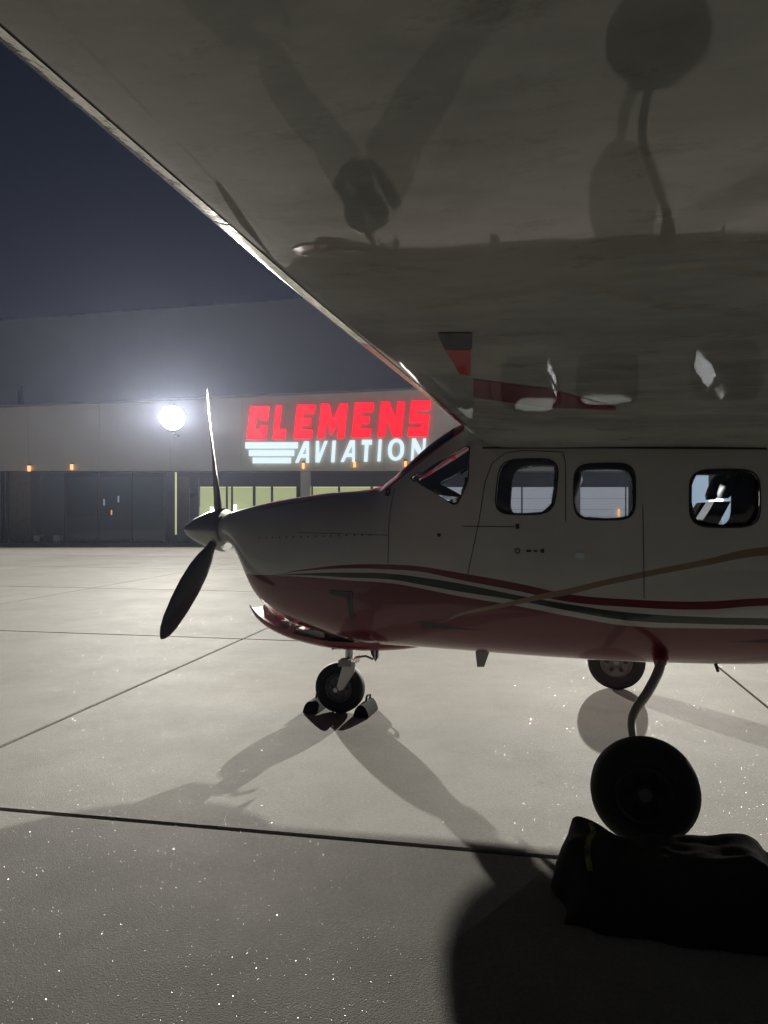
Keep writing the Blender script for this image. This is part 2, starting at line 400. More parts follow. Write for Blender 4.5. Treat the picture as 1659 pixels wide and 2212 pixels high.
for w0 in WINS:
    for sg in (1, -1):
        w = w0
        if sg < 0 and w0 is not WINS[0]:
            cs, cz = sum(p[0] for p in w)/len(w), sum(p[1] for p in w)/len(w); w = [(cs+(s-cs)*1.22, cz+(z-cz)*1.18) for s, z in w]
        o = pane("side_window", w, .01*sg, 1.0*sg)
        b = MB(); n = len(w); vs = []; cs, cz = sum(p[0] for p in w)/n, sum(p[1] for p in w)/n
        for off, k in ((.003, .985), (.005, 1.0), (.004, 1.03), (-.003, 1.045)):
            vs += [P(cs+(s-cs)*k, sg*(side(cs+(s-cs)*k, cz+(z-cz)*k)+off), cz+(z-cz)*k) for s, z in w]
        b.add(vs, [(r*n+i, r*n+(i+1) % n, (r+1)*n+(i+1) % n, (r+1)*n+i) for r in range(3) for i in range(n)])
        b.build("window_frame", M['gasket'], o, 40)
wsd = pane("windshield", SHIELD, -1.0, 1.0)
# seams, door and little marks on the near side
def strip(pts, wd, off=.0025, mt='seam', name="panel_seam", par=None):
    b = MB(); vs = []; Q = []
    for (s0, z0), (s1, z1) in zip(pts, pts[1:]):
        for k in range(8): Q.append((s0+(s1-s0)*k/8, z0+(z1-z0)*k/8))
    Q.append(pts[-1])
    for i, (s, z) in enumerate(Q):
        a, c = Q[max(0, i-1)], Q[min(len(Q)-1, i+1)]; d = Vector((c[0]-a[0], c[1]-a[1])).normalized(); nx, nz = -d.y*wd/2, d.x*wd/2
        for sg in (-1, 1): vs.append(P(s+nx*sg, side(s+nx*sg, z+nz*sg)+off, z+nz*sg))
    b.add(vs, [(2*i, 2*i+1, 2*i+3, 2*i+2) for i in range(len(Q)-1)])
    return b.build(name, M[mt], par or plane)
T = .555
strip([pt(1010, 1242, T), pt(1020, 1195, T), pt(1035, 1125, T), pt(1048, 1040, T), pt(1062, 1000, T), pt(1090, 978, T), pt(1130, 972, T), pt(1215, 976, T), pt(1222, 1000, T), pt(1222, 1125, T)], .004, name="door_seam")
strip([pt(1000, 1137, T), pt(1112, 1138, T)], .004, name="door_seam")
strip([pt(1388, 1090, T), pt(1391, 1292, T)], .004)
strip([pt(1040, 966, T), pt(1300, 966, T), pt(1659, 968, T)], .012, name="wing_root_seam")
strip([pt(845, 1052, .52), pt(840, 1120, .52), pt(838, 1218, .53)], .0035, name="cowling_seam")
strip([pt(640, 1150, .44), pt(838, 1156, .52)], .003, name="cowling_seam")
for x, y, w, h, mt, nm in ((1253, 1200, .05, .035, None, 'white_sticker'), (1118, 1137, .022, .03, 'seam', 'door_lock'), (1118, 1190, .03, .03, 'seam', 'door_handle'),
                           (1142, 1190, .03, .012, 'seam', 'placard'), (1157, 1190, .02, .010, 'seam', 'placard'), (1172, 1190, .022, .022, 'seam', 'door_lock'),
                           (948, 1156, .02, .02, 'seam', 'fastener'), (830, 1062, .04, .05, 'seam', 'vent')):
    s, z = pt(x, y, T if x > 900 else .5)
    if nm == 'white_sticker': M['sticker'] = mat("sticker", (.62, .72, .78), .5)
    if nm == 'door_handle':        # a ring with a bar beside it
        b = MB(); N = 20
        vs = [P(s+math.cos(2*math.pi*k/N)*r, side(s, z)+o_, z+math.sin(2*math.pi*k/N)*r) for r, o_ in ((.010, .003), (.011, .006), (.015, .006), (.016, .003)) for k in range(N)]
        b.add(vs, [(r*N+k, r*N+(k+1) % N, (r+1)*N+(k+1) % N, (r+1)*N+k) for r in range(3) for k in range(N)])
        b.build(nm, M['seam'], plane, True)
    else:
        b = MB(); b.prism(rrect(s, z, w/2, h/2, 5, 0, 20), lambda a, c: P(a, side(a, c)-.002, c), lambda a, c: P(a, side(a, c)+.003, c)); b.build(nm, M[mt or 'sticker'], plane)
# rivet-like fasteners along the cowling
for k in range(16):
    s = -.45+k*.055; z = 1.245+.002*k
    MB().lathe([(0.0001, .0015), (.004, .001), (.005, -.002)], P(s, side(s, z)+.001, z), (0, -1, 0), 8).build("cowling_fastener", M['seam'], plane)
# chin intake scoop
ZS = [(-.63, .71), (-.60, .655), (-.54, .61), (-.44, .555), (-.28, .505), (-.06, .465), (.2, .452), (.45, .470), (.62, .50)]
ZU = [(-.63, .76), (-.60, .73), (-.5, .665), (-.3, .585), (-.06, .54), (.2, .53), (.62, .53)]
WS = [(-.63, .16), (-.5, .21), (-.2, .22), (.2, .18), (.45, .12), (.62, .04)]
def srow(s, din):
    zl, zu, w = smooth_tab(ZS, s)+din, lerp_tab(ZU, s), smooth_tab(WS, s)-din
    return [P(s, w*math.cos(a), zu - (zu-zl)*abs(math.sin(a))**.8) for a in [math.pi*k/24 for k in range(25)]]
ss = [-.63+.05*i for i in range(26)]
b = MB()
rr = [srow(s, 0)+list(reversed(srow(s, .012))) for s in ss]
b.rings(rr, closed=True, caps=True); b.build("intake_scoop", M['red'], plane, 40)
b = MB(); b.box(P(-.36, 0, .628), (.06, .30, .05)); b.box(P(-.17, 0, .575), (.22, .34, .05)); b.build("scoop_duct", M['white'], plane)
# exhaust stub + louvre on the side of the cowling
xs, xz = pt(757, 1296, .45)
b = MB(); b.prism(rounded([(xs-.13, xz+.06), (xs+.03, xz+.06), (xs+.03, xz-.12), (xs+.0, xz-.12), (xs-.01, xz+.02), (xs-.13, xz+.04)], .01, 3), lambda a, c: P(a, side(a, c)-.01, c), lambda a, c: P(a, side(a, c)+.008, c))
b.build("cowl_flap", M['black'], plane)
# propeller
hub = P(-.945, 0, 1.287)
prop = empty("propeller", hub, 0, plane)
b = MB(); N = 20; rg = []
for x, r in ((.05, .155), (.03, .163), (0, .158), (-.06, .142), (-.13, .118), (-.21, .082), (-.27, .045), (-.305, .008)):
    rg.append([Vector((x, r*math.cos(2*math.pi*k/32), r*math.sin(2*math.pi*k/32))) for k in range(32)])
b.rings(rg); b.build("spinner", M['spinner'], prop, 50)
b = MB(); N = 14; rg = []
BL = [(.13, .030, .030, 60), (.20, .035, .028, 55), (.30, .058, .018, 45), (.42, .075, .014, 37), (.58, .084, .011, 30), (.75, .080, .008, 25), (.90, .066, .006, 21), (.98, .048, .004, 19), (1.02, .026, .003, 18), (1.04, .006, .002, 18)]
for r, ch, th, tw in BL:
    a = R(tw); rw = []
    for k in range(N):
        w = 2*math.pi*k/N; cx_, cy_ = ch*math.cos(w), th*math.sin(w)
        rw.append(Vector((cx_*math.sin(a)+cy_*math.cos(a), -cx_*math.cos(a)+cy_*math.sin(a), r)))
    rg.append(rw)
b.rings(rg); bm_ = b.mesh("blade", M['blade'], 60)
for k in range(3):
    o = bpy.data.objects.new("blade", bm_); col.objects.link(o); o.parent = prop
    o.rotation_euler = (R(11+120*k), 0, 0)       # rotate about the hub axis: up leaning to port, down to port, far side
# wings
CH = 1.78
LOW = [(0, .0), (.004, -.022), (.012, -.036), (.03, -.048), (.07, -.060), (.15, -.071), (.30, -.082), (.50, -.090), (.75, -.096), (1.0, -.101), (1.3, -.107), (1.78, -.118)]
UP = [(0, .0), (.004, .022), (.012, .040), (.04, .068), (.10, .100), (.22, .132), (.45, .150), (.75, .143), (1.1, .100), (1.45, .02), (1.78, -.108)]
def wing(sg, name):
    b = MB(); rg = []
    ts = [.50, .62, .8, 1.0, 1.4, 1.8, 2.2, 2.6, 3.0, 3.4, 3.8, 4.2, 4.6, 5.0, 5.4, 5.7, 5.82]
    xs = [CH*(i/26)**1.8 for i in range(27)]
    for t in ts:
        k = 1 if t < 3 else 1-.18*(t-3)/2.8
        if t > 5.6: k *= (.97 if t < 5.8 else .82)
        kz = k if t < 5.6 else (k*.85 if t < 5.8 else k*.3)
        z0 = 1.96+math.tan(R(2.5))*(t-.6); s0 = .985-.02*(t-.6)+(1-k)*.25
        up = [P(s0+x*k, sg*t, z0+lerp_tab(UP, x)*kz) for x in xs]
        fil = .08*max(0, 1-(t-.5)/.35)**2
        lo = [P(s0+x*k, sg*t, z0+lerp_tab(LOW, x)*kz - fil*min(1, x/.2)) for x in xs]
        rg.append(up + list(reversed(lo[1:])))
    b.rings(rg); return b.build(name, M['wing'], plane, 30)
def wing_z(s, t):
    x = s-(.985-.02*(t-.6)); return 1.96+math.tan(R(2.5))*(t-.6)+lerp_tab(LOW, x)
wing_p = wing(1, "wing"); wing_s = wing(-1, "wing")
M['glintcuff'] = mat("painted_sign_reflection", (.75, .04, .06), .12, metal=.75, bump=(18, 1.0, .004))  # the sign's red reflection painted into the colour of the inboard strips
def cuff(sg, par, ta, tb):
    b = MB(); rg = []; xs = [0, .0015, .004, .009, .017, .028, .042, .062]; n_ = 14
    for i in range(n_+1):
        t = ta+(tb-ta)*i/n_; k = 1 if t < 3 else 1-.18*(t-3)/2.8
        z0 = 1.96+math.tan(R(2.5))*(t-.6); s0 = .985-.02*(t-.6)+(1-k)*.25
        rg.append([P(s0+x*k-.003*max(0, 1-x/.07), sg*t, z0+lerp_tab(UP, x)*k+.002) for x in reversed(xs)] + [P(s0+x*k-.003*max(0, 1-x/.07), sg*t, z0+lerp_tab(LOW, x)*k-.002) for x in xs[1:]])
    b.rings(rg, closed=False, caps=False); return b.build("leading_edge_strip", M['glintcuff' if tb < 2.6 else 'polished'], par, 60)
for sg, par in ((1, wing_p), (-1, wing_s)):
    for i in range(5): cuff(sg, par, .60+i*.98+.004, .60+(i+1)*.98-.004)
b = MB(); b.rings([[P(1.0+x, t, z) for x, z in ((0, 1.96), (.1, 2.1), (.5, 2.16), (1.0, 2.15), (1.78, 2.0), (1.78, 1.85), (0, 1.85))] for t in (-.52, .52)]); b.build("wing_centre_section", M['wing'], plane)
def onwing(px, py):
    r = Vector(((px-CX)/F, 1, -(py-CY)/F)); z = 1.95
    for _ in range(12):
        p = Vector((0, 0, CAMH)) + r*((z-CAMH)/r.z) - O; s, t = p.dot(U), p.dot(V); z = wing_z(s, t)
    return s, t
def wdecal(name, pts, mt, off=.002):
    """a flat painted patch following the wing's lower skin"""
    q = [onwing(*p) for p in pts]; b = MB(); rows = []
    n = len(q)//2; top = q[:n]; bot = list(reversed(q[n:]))
    K = 14; vs = []
    for i in range(n-1):
        for k in range(K + (1 if i == n-2 else 0)):
            f = k/K
            for j in range(7):
                g_ = j/6
                a = [top[i][m]*(1-f)+top[i+1][m]*f for m in (0, 1)]; c = [bot[i][m]*(1-f)+bot[i+1][m]*f for m in (0, 1)]
                s, t = a[0]*(1-g_)+c[0]*g_, a[1]*(1-g_)+c[1]*g_
                vs.append(P(s, t, wing_z(s, t)-off))
    nr = len(vs)//7
    b.add(vs, [(i*7+j, i*7+j+1, i*7+j+8, i*7+j+7) for i in range(nr-1) for j in range(6)])
    return b.build(name, mt, wing_p, True)
wdecal("red_trim_stripe", [(1022, 818), (1180, 838), (1330, 878), (1330, 886), (1180, 880), (1024, 858)], M['red'])
M['redbright'] = mat("bright_red_trim", (.62, .012, .03), .4, coat=1)
wdecal("red_trim_block", [(962, 755), (1017, 755), (1017, 812), (992, 806)], M['redbright'])
M['greytrim'] = mat("dark_grey_trim", (.20, .20, .185), .5, coat=.8, coat_rough=.05)
wdecal("black_trim_block", [(945, 718), (1020, 718), (1019, 752), (960, 752)], M['black'], .003)
# aileron / flap seam and access plate on the lower skin
def wseam(a, c, wd, nm="wing_seam"):
    b = MB(); vs = []
    for k in range(25):
        f = k/24; s, t = a[0]*(1-f)+c[0]*f, a[1]*(1-f)+c[1]*f; d = Vector((c[0]-a[0], c[1]-a[1])).normalized()
        for sg in (-1, 1):
            ss_, tt = s-d.y*wd/2*sg, t+d.x*wd/2*sg; vs.append(P(ss_, tt, wing_z(ss_, tt)-.0015))
    b.add(vs, [(2*k, 2*k+1, 2*k+3, 2*k+2) for k in range(24)]); return b.build(nm, M['seam'], wing_p)
M['seamlight'] = mat("filled_seam", (.33, .33, .30), .5, coat=.6)
for t in (1.55,):
    o = wseam((1.10, t), (2.5, t), .004); o.data.materials.clear(); o.data.materials.append(M['seamlight'])
# fin and tailplane behind the frame
b = MB(); b.prism([(5.0, 1.6), (5.9, 2.9), (6.4, 2.9), (6.4, 1.5)], lambda s, z: P(s, -.03, z), lambda s, z: P(s, .03, z)); b.build("tail_fin", M['white'], plane)
b = MB(); b.prism([(5.6, -1.9), (6.2, -1.9), (6.3, 0), (6.2, 1.9), (5.6, 1.9), (5.4, 0)], lambda s, t: P(s, t, 1.38), lambda s, t: P(s, t, 1.42)); b.build("tailplane", M['white'], plane)
# cabin interior
cab = empty("cabin", (0, 0, 0), 0, plane)
MB().box(P(1.9, 0, .72), (2.4, .96, .04)).build("cabin_floor", M['interior'], cab)
MB().box(P(.66, 0, 1.40), (.22, .95, .26)).build("instrument_panel", M['black'], cab)
def seat(s, t, hz=0):
    b = MB(); Q = lambda a, c, z: P(s+a, t+c, z)
    b.box(Q(.02, 0, 1.0), (.42, .40, .12))
    b.rings([[Q(.20+.06*k+dx, dy*w, 1.04+k*.11) for dx, dy in ((-.05, -.2), (-.05, .2), (.04, .17), (.04, -.17))] for k, w in ((0, 1), (1, 1.05), (2, 1.05), (3, .98), (4, .8))])
    o = b.build("seat", M['seat'], cab, 40)
    b = MB(); b.rings([[Q(.46+.012*k+.045*math.cos(a)*w, .11*math.sin(a)*w, 1.50+.03*k+hz) for a in [2*math.pi*i/14 for i in range(14)]] for k, w in ((0, .6), (1, .95), (2.5, 1.05), (4.5, 1.0), (5.5, .6))])
    b.build("headrest", M['seat'], o, 50)
for s in (1.10, 2.0): 
    for t in (-.25, .25): seat(s, t)
M['light_fabric'] = mat("pale_blue_fabric", (.45, .55, .65), .8)
# landing gear
def wheel(name, c, r, wd, parent_name):
    root = empty(parent_name, c, 0, plane); ax = (0, 1, 0)
    k = r*.40
    pr = [(r*.56, -wd*.36), (r*.70, -wd*.47), (r*.86, -wd*.49), (r*.95, -wd*.40), (r*.99, -wd*.24), (r, 0), (r*.99, wd*.24), (r*.95, wd*.40), (r*.86, wd*.49), (r*.70, wd*.47), (r*.56, wd*.36)]
    b = MB(); b.lathe(pr, (0, 0, 0), ax, 56)
    b.build("tyre", M['rubber'], root, 50)
    b = MB()
    b.lathe([(r*.57, -wd*.34), (r*.50, -wd*.40), (r*.44, -wd*.26), (r*.22, -wd*.20), (r*.18, -wd*.34), (.001, -wd*.34), (.001, wd*.34), (r*.18, wd*.34), (r*.22, wd*.20), (r*.44, wd*.26), (r*.50, wd*.40), (r*.57, wd*.34)], (0, 0, 0), ax, 40)
    o = b.build("rim", M['rim'], root, 40)
    for i in range(6):
        a = 2*math.pi*i/6; bb = MB(); bb.lathe([(.001, .004), (r*.075, .003), (r*.075, -.006), (.001, -.006)], (r*.33*math.cos(a), -wd*.235, r*.33*math.sin(a)), (0, -1, 0), 12); bb.build("rim_hole", M['black'], o)
    return root
NW = (0, 0, .178)
wheel("nose", P(*NW), .178, .125, "nose_wheel")
nearw = wheel("near", P(1.945, 1.60, .225), .225, .155, "main_wheel")
for o_ in nearw.children:
    if o_.name.startswith('rim'): o_.data.materials[0] = mat("shaded_rim", (.03, .03, .03), .6)  # shade on the near wheel put in as a darker rim colour
wheel("far", P(1.90, -1.27, .225), .225, .155, "main_wheel")
def P3(px, py, t): s, z = pt(px, py, t); return P(s, t, z)
def spl(p, n=8):
    out = []
    for i in range(len(p)-1):
        a = p[i-1] if i else p[i]*2-p[i+1]; d = p[i+2] if i+2 < len(p) else p[i+1]*2-p[i]
        for k in range(n):
            t = k/n; out.append(.5*((2*p[i]) + (p[i+1]-a)*t + (2*a-5*p[i]+4*p[i+1]-d)*t*t + (-a+3*p[i]-3*p[i+1]+d)*t**3))
    return out+[p[-1]]
leg = [P3(1424, 1395, .35), P3(1427, 1423, .45), P3(1422, 1450, .56), P3(1400, 1493, .76), P3(1372, 1535, .96), P3(1364, 1568, 1.12), P3(1372, 1620, 1.32), P(1.94, 1.50, .225)]
q = spl(leg); MB().tube(q, [.030-.009*i/len(q) for i in range(len(q))], 16).build("landing_gear_leg", M['legmetal'], plane, 60)
far = [Vector((p.x-.03, -p.y*.82 if True else 0, p.z)) for p in leg[:-1]] + [P(1.90, -1.18, .225)]
q = spl(far); MB().tube(q, [.030-.009*i/len(q) for i in range(len(q))], 16).build("landing_gear_leg", M['legmetal'], plane, 60)
q = [p+Vector((.0, -.004, -.026)) for p in spl(leg[1:])]; MB().tube(q, .0045, 8).build("brake_line", M['black'], plane, 60)
MB().tube([leg[0], leg[1], leg[1]+(leg[2]-leg[1])*.35], [.05, .044, .034], 18).build("leg_fairing", M['red'], plane, 60)
MB().tube([P(1.945, 1.66, .225), P(1.945, 1.49, .225)], .028, 16).build("axle", M['rim'], plane, 60)
# nose gear
ng = empty("nose_gear", (0, 0, 0), 0, plane)
MB().tube([P3(755, 1360, 0), P3(754, 1437, 0)], .029, 20).build("strut", M['alu'], ng, 60)
def plate(name, pxs, t0, t1, mt, par=ng):
    b = MB(); b.prism([pt(x, y, (t0+t1)/2) for x, y in pxs], lambda s, z: P(s, t0, z), lambda s, z: P(s, t1, z)); return b.build(name, mt, par)
fk = rounded([(743, 1428), (768, 1428), (766, 1452), (752, 1474), (742, 1490), (732, 1492), (728, 1482), (734, 1462)], 6, 4)
plate("fork_arm", fk, .085, .100, M['alu']); plate("fork_arm", fk, -.100, -.085, M['alu'])
plate("fork_crown", [(741, 1420), (768, 1420), (768, 1434), (741, 1434)], -.1, .1, M['legmetal'])
MB().tube([P(0, .105, .178), P(0, -.105, .178)], .016, 12).build("axle", M['alu'], ng)
MB().tube([P3(768, 1420, .0), P3(790, 1417, .0), P3(806, 1424, .0)], .008, 8).build("torque_link", M['legmetal'], ng)
plate("gear_door", [(688, 1358), (740, 1372), (778, 1396), (760, 1403), (722, 1402), (705, 1386)], .125, .135, M['black'])
plate("gear_door", [(688, 1358), (740, 1372), (778, 1396), (760, 1403), (722, 1402), (705, 1386)], -.135, -.125, M['black'])
plate("door_edge", [(686, 1356), (690, 1356), (722, 1401), (719, 1405)], .136, .142, M['alu'])
plate("drain_mast", [(800, 1398), (818, 1398), (817, 1420), (812, 1428), (807, 1420), (803, 1412)], .06, .09, M['black'])
plate("drain_pipe", [(808, 1400), (812, 1400), (812, 1424), (808, 1424)], .095, .105, M['alu'])
plate("antenna", [(1027, 1404), (1058, 1406), (1046, 1440), (1031, 1440)], .19, .205, M['legmetal'], plane)
plate("antenna", [(1540, 1430), (1548, 1430), (1554, 1450), (1548, 1452)], .19, .20, M['black'], plane)

# ------------------------------------------------------------------ wheel chocks
def chock(name_label, s, t0, t1, w, h, yellow, group, mats=None, flip=1):
    root = empty("wheel_chock", W(s, (t0+t1)/2, .001), -YAW); tag(root, name_label, "wheel chock", group)
    hl = (t1-t0)/2; b = MB(); prof = rounded([(-w, 0), (w, 0), (w*.72, h*.62), (w*.30, h), (-w*.30, h), (-w*.72, h*.62)], h*.18, 3)
    b.prism(prof, lambda x, z: Vector((x, -hl, z)), lambda x, z: Vector((x, hl, z))); b.build("block", M['chock'], root, 30)
    b = MB(); b.prism([(x*1.01, z*1.01+.001) for x, z in prof], lambda x, z: Vector((x, -hl-.004, z)), lambda x, z: Vector((x, -hl+.11, z)))
    if yellow: b.build("painted_end", M['yellow'], root, 30)
    MB().tube(spl([Vector((0, hl-.04, h*.8)), Vector((0, hl-.01, h*1.25)), Vector((0, hl-.09, h*1.35)), Vector((0, hl-.12, h*.8))], 5), .008, 8).build("handle_loop", M['rope'], root, 60)
    return root
GRP = None
chock("black rubber chock ahead of the nose wheel", -.190, -.13, .10, .060, .085, False, GRP)
chock("black rubber chock behind the nose wheel", .185, -.13, .10, .060, .085, False, GRP)
BG = [(-.33, .12), (-.29, .165), (-.24, .180), (-.18, .160), (-.12, .125), (-.06, .132), (.04, .150), (.14, .155), (.22, .165), (.29, .178), (.36, .160), (.42, .128), (.55, .136), (.68, .120), (.82, .095), (.90, .06)]
from mathutils import noise as mn
M['bag'] = mat('bag_cloth', (.026, .025, .017), .85, noise=(9, .3, (.013, .013, .010)), bump=(55, .6, .003))
bag = MB(); nx_, ny_ = 76, 38; vs = []
for i in range(nx_+1):
    for j in range(ny_+1):
        u_, v_ = i/nx_, j/ny_; x = -.34+1.24*u_; y = -.42+.58*v_
        e_ = (min(1, u_/.035)*min(1, (1-u_)/.08))**.5*(min(1, v_/.42)*min(1, (1-v_)/.2))**.5
        n1 = mn.noise(Vector((x*7, y*7, 1.3)))*.020+mn.noise(Vector((x*19, y*19, 4)))*.007
        ed = mn.noise(Vector((x*5, y*5, 9)))*.055
        vs.append(Vector((x+ed, y+ed*.8, max(.0, (smooth_tab(BG, x)*1.14+n1)*e_))))
bag.add(vs, [(i*(ny_+1)+j, (i+1)*(ny_+1)+j, (i+1)*(ny_+1)+j+1, i*(ny_+1)+j+1) for i in range(nx_) for j in range(ny_)])
bo = bag.build("equipment_bag", M['bag'], None, 60); bo.location = W(1.95, 1.95, .003); bo.rotation_euler = (0, 0, -YAW)
tag(bo, "lumpy dark olive bag slumped around the foot of the near main wheel", "bag")
b = MB(); vs = []
for k in range(9):
    y = -.30+.035*k
    for x in (-.235, -.215): 
        vs.append(Vector((x-.01*math.sin(k*.8), y, max(Vector(q_).z for q_ in bag.v if abs(q_[0]-x) < .02 and abs(q_[1]-y) < .02)+.004)))
b.add(vs, [(2*k, 2*k+1, 2*k+3, 2*k+2) for k in range(8)]); so = b.build("yellow_strap", M['yellow'], bo, 60)

# ------------------------------------------------------------------ terminal building
FY = 31.2                       # face of the fascia
GY = 32.8                       # glazed wall under the canopy
M['fascia'] = mat("fascia_panel", (.66, .61, .54), .75, noise=(.8, .3, (.60, .555, .49)), bump=(4, .15, .02))
M['soffit'] = mat("soffit", (.22, .21, .21), .8)
M['darkmetal'] = mat("dark_mullion", (.03, .035, .045), .5)
M['wallbrown'] = mat("brown_wall", (.22, .17, .145), .85, noise=(6, .3, (.16, .12, .10)))
M['wallgrey'] = mat("grey_wall", (.11, .105, .12), .8)
M['litroom'] = mat("lit_room", (.3, .3, .2), .8, emit=(.74, .74, .36), es=.72)
M['bluepanel'] = mat("blue_grey_panel", (.10, .13, .16), .6)
M['lampwhite'] = mat("lamp_white", (1, 1, 1), .5, emit=(1, .98, .92), es=4)
M['lamporange'] = mat("lamp_orange", (1, .6, .3), .5, emit=(1, .50, .18), es=1.3)
M['lampslit'] = mat("lit_slit", (1, .9, .5), .5, emit=(.80, .85, .42), es=.55)
bld = empty("terminal_building", (0, GY, 0)); tag(bld, "long low terminal building with beige canopy fascia and glazed ground floor", "building")
def loc(o): o.location = (0, -GY, 0); return o
def bbox(name, x0, x1, y0, y1, z0, z1, mt, par=None):
    b = MB(); b.box(((x0+x1)/2, (y0+y1)/2, (z0+z1)/2), (x1-x0, y1-y0, z1-z0)); o = b.build(name, mt, bld if par is None else par)
    if par is None: loc(o)
    return o
def PX(px, Y): return (px-CX)/F*Y
def PZ(py, Y): return CAMH-(py-CY)/F*Y
xl, xr = -30.0, 24.0
# fascia cut into panels
xs = [xl+i*(xr-xl)/18 for i in range(19)]
def ftop(x): return 5.80 + (x+16.6)*.0430*1.0
zb_ = PZ(1017, FY)
for i in range(18):
    b = MB(); x0, x1 = xs[i]+.004, xs[i+1]-.004
    b.prism([(x0, zb_), (x1, zb_), (x1, ftop(x1)), (x0, ftop(x0))], lambda x, z: Vector((x, FY, z)), lambda x, z: Vector((x, FY+.12, z)))
    loc(b.build("fascia_panel", M['fascia'], bld))
b = MB(); b.prism([(xl, zb_+.02), (xr, zb_+.02), (xr, ftop(xr)-.02), (xl, ftop(xl)-.02)], lambda x, z: Vector((x, FY+.125, z)), lambda x, z: Vector((x, FY+12, z))); loc(b.build("canopy_roof", M['soffit'], bld))
b = MB(); b.prism([(xl, ftop(xl)+.003), (xr, ftop(xr)+.003), (xr, ftop(xr)+.10), (xl, ftop(xl)+.10)], lambda x, z: Vector((x, FY-.04, z)), lambda x, z: Vector((x, FY+.22, z))); loc(b.build("roof_coping", M['soffit'], bld))
# taller hangar roof behind
hang = empty("hangar", (0, 46, 0)); tag(hang, "tall dark hangar rising behind the low terminal roof", "building")
HY = 46
b = MB(); x0, x1 = PX(-700, HY), PX(1700, HY)
zA = lambda x: PZ(692-(x/HY*F+CX)*.072, HY)
b.prism([(x0, 0), (x1, 0), (x1, zA(x1)), (x0, zA(x0))], lambda x, z: Vector((x, 0, z)), lambda x, z: Vector((x, 25, z)))
M['hangar'] = mat("hangar_cladding", (.78, .77, .86), .6, noise=(.5, .3, (.70, .69, .78)))
b.build("wall", M['hangar'], hang)
MB().tube([(0, 0, 0), (0, 0, 1.5)], .11, 14).build("vent_pipe", M['darkmetal'])
vp = bpy.data.objects["vent_pipe"]; vp.location = (PX(44, 34), 34, ftop(-17)-.05); tag(vp, "dark vent pipe standing on the terminal roof", "vent pipe")
# ground floor wall parts, left to right
def gpart(name, p0, p1, y0, y1, mt, dy=0, th=.12): return bbox(name, PX(p0, GY), PX(p1, GY), GY+dy, GY+dy+th, PZ(y1, GY) if y1 < 1175 else 0, PZ(y0, GY), mt)
ZTOP = 1010
bbox("brown_wall", xl, PX(66, 31.9), 31.9, 33.2, 0, zb_+.04, M['wallbrown'])
for px in (6, 17): bbox("downpipe", PX(px, 31.85)-.05, PX(px, 31.85)+.05, 31.78, 31.88, .1, zb_, M['darkmetal'])
gpart("blue_panel", 72, 140, ZTOP, 1176, M['bluepanel'], .05)
for i, (p0, p1) in enumerate(((140, 212), (212, 284), (284, 356))):
    o = gpart("window", p0+1.2, p1-1.2, ZTOP, 1168, M['glass'], .06, .02)
for px in (68, 141, 212, 284, 357): gpart("mullion", px-1.6, px+1.6, ZTOP, 1176, M['darkmetal'], -.02, .1)
gpart("sill", 140, 357, 1168, 1176, M['darkmetal'], -.0, .1)
gpart("grey_wall", 359, 429, ZTOP, 1176, M['wallgrey'], .0, .3)
gpart("lit_doorway_slit", 378.5, 382, 1020, 1155, M['lampslit'], -.03, .02)
gpart("door", 384, 410, 1030, 1176, M['wallbrown'], -.025, .02)
gpart("header_wall", 430, 868, ZTOP, 1051, M['wallgrey'], .0, .3)
# glazed lobby with lit room behind
lob = [(431, 462), (465, 488), (492, 499), (503, 546), (552, 585), (590, 640), (676, 730), (735, 800), (806, 868)]
for p0, p1 in lob: gpart("window", p0, p1, 1053, 1176, M['glass'], .06, .02)
for a, c in zip(lob, lob[1:]): gpart("mullion", a[1]+.2, c[0]-.2, 1051.5, 1176, M['darkmetal'], -.02, .12)
bbox("lobby_back_wall", PX(429, 34.6), PX(900, 34.6), 34.6, 34.7, 0, PZ(1040, 34.6), M['litroom'])
bbox("lobby_floor", PX(429, 34.6), PX(900, 34.6), 33.0, 34.59, .01, .03, M['wallgrey'])
bbox("office_back_wall", PX(60, 36), PX(429, 36)-.4, 36, 36.1, 0, 3.2, M['bluepanel'])
bbox("office_floor", PX(60, 33), PX(429, 33), 33.0, 35.99, .01, .03, M['wallgrey'])
bbox("upper_wall", xl, xr, GY+.31, GY+.41, 3.0, zb_+.02, M['wallgrey'])
M['doorgrey'] = mat("door_grey_added_glow", (.62, .62, .66), .6, emit=(.50, .50, .53), es=.55)  # glow added to the door slats to brighten the view through the cabin
gpart("end_wall", 869, 1900, 1010, 1176, M['wallgrey'], 0, .3)
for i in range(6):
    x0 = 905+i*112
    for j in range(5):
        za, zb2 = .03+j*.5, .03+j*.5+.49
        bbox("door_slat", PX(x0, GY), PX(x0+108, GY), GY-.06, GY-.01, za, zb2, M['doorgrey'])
# column
for px in (661, 1240):
    b = MB(); b.box((PX(px, 31.6), 31.6, zb_/2), (.42, .42, zb_-.01)); loc(b.build("column", M['white'], bld))
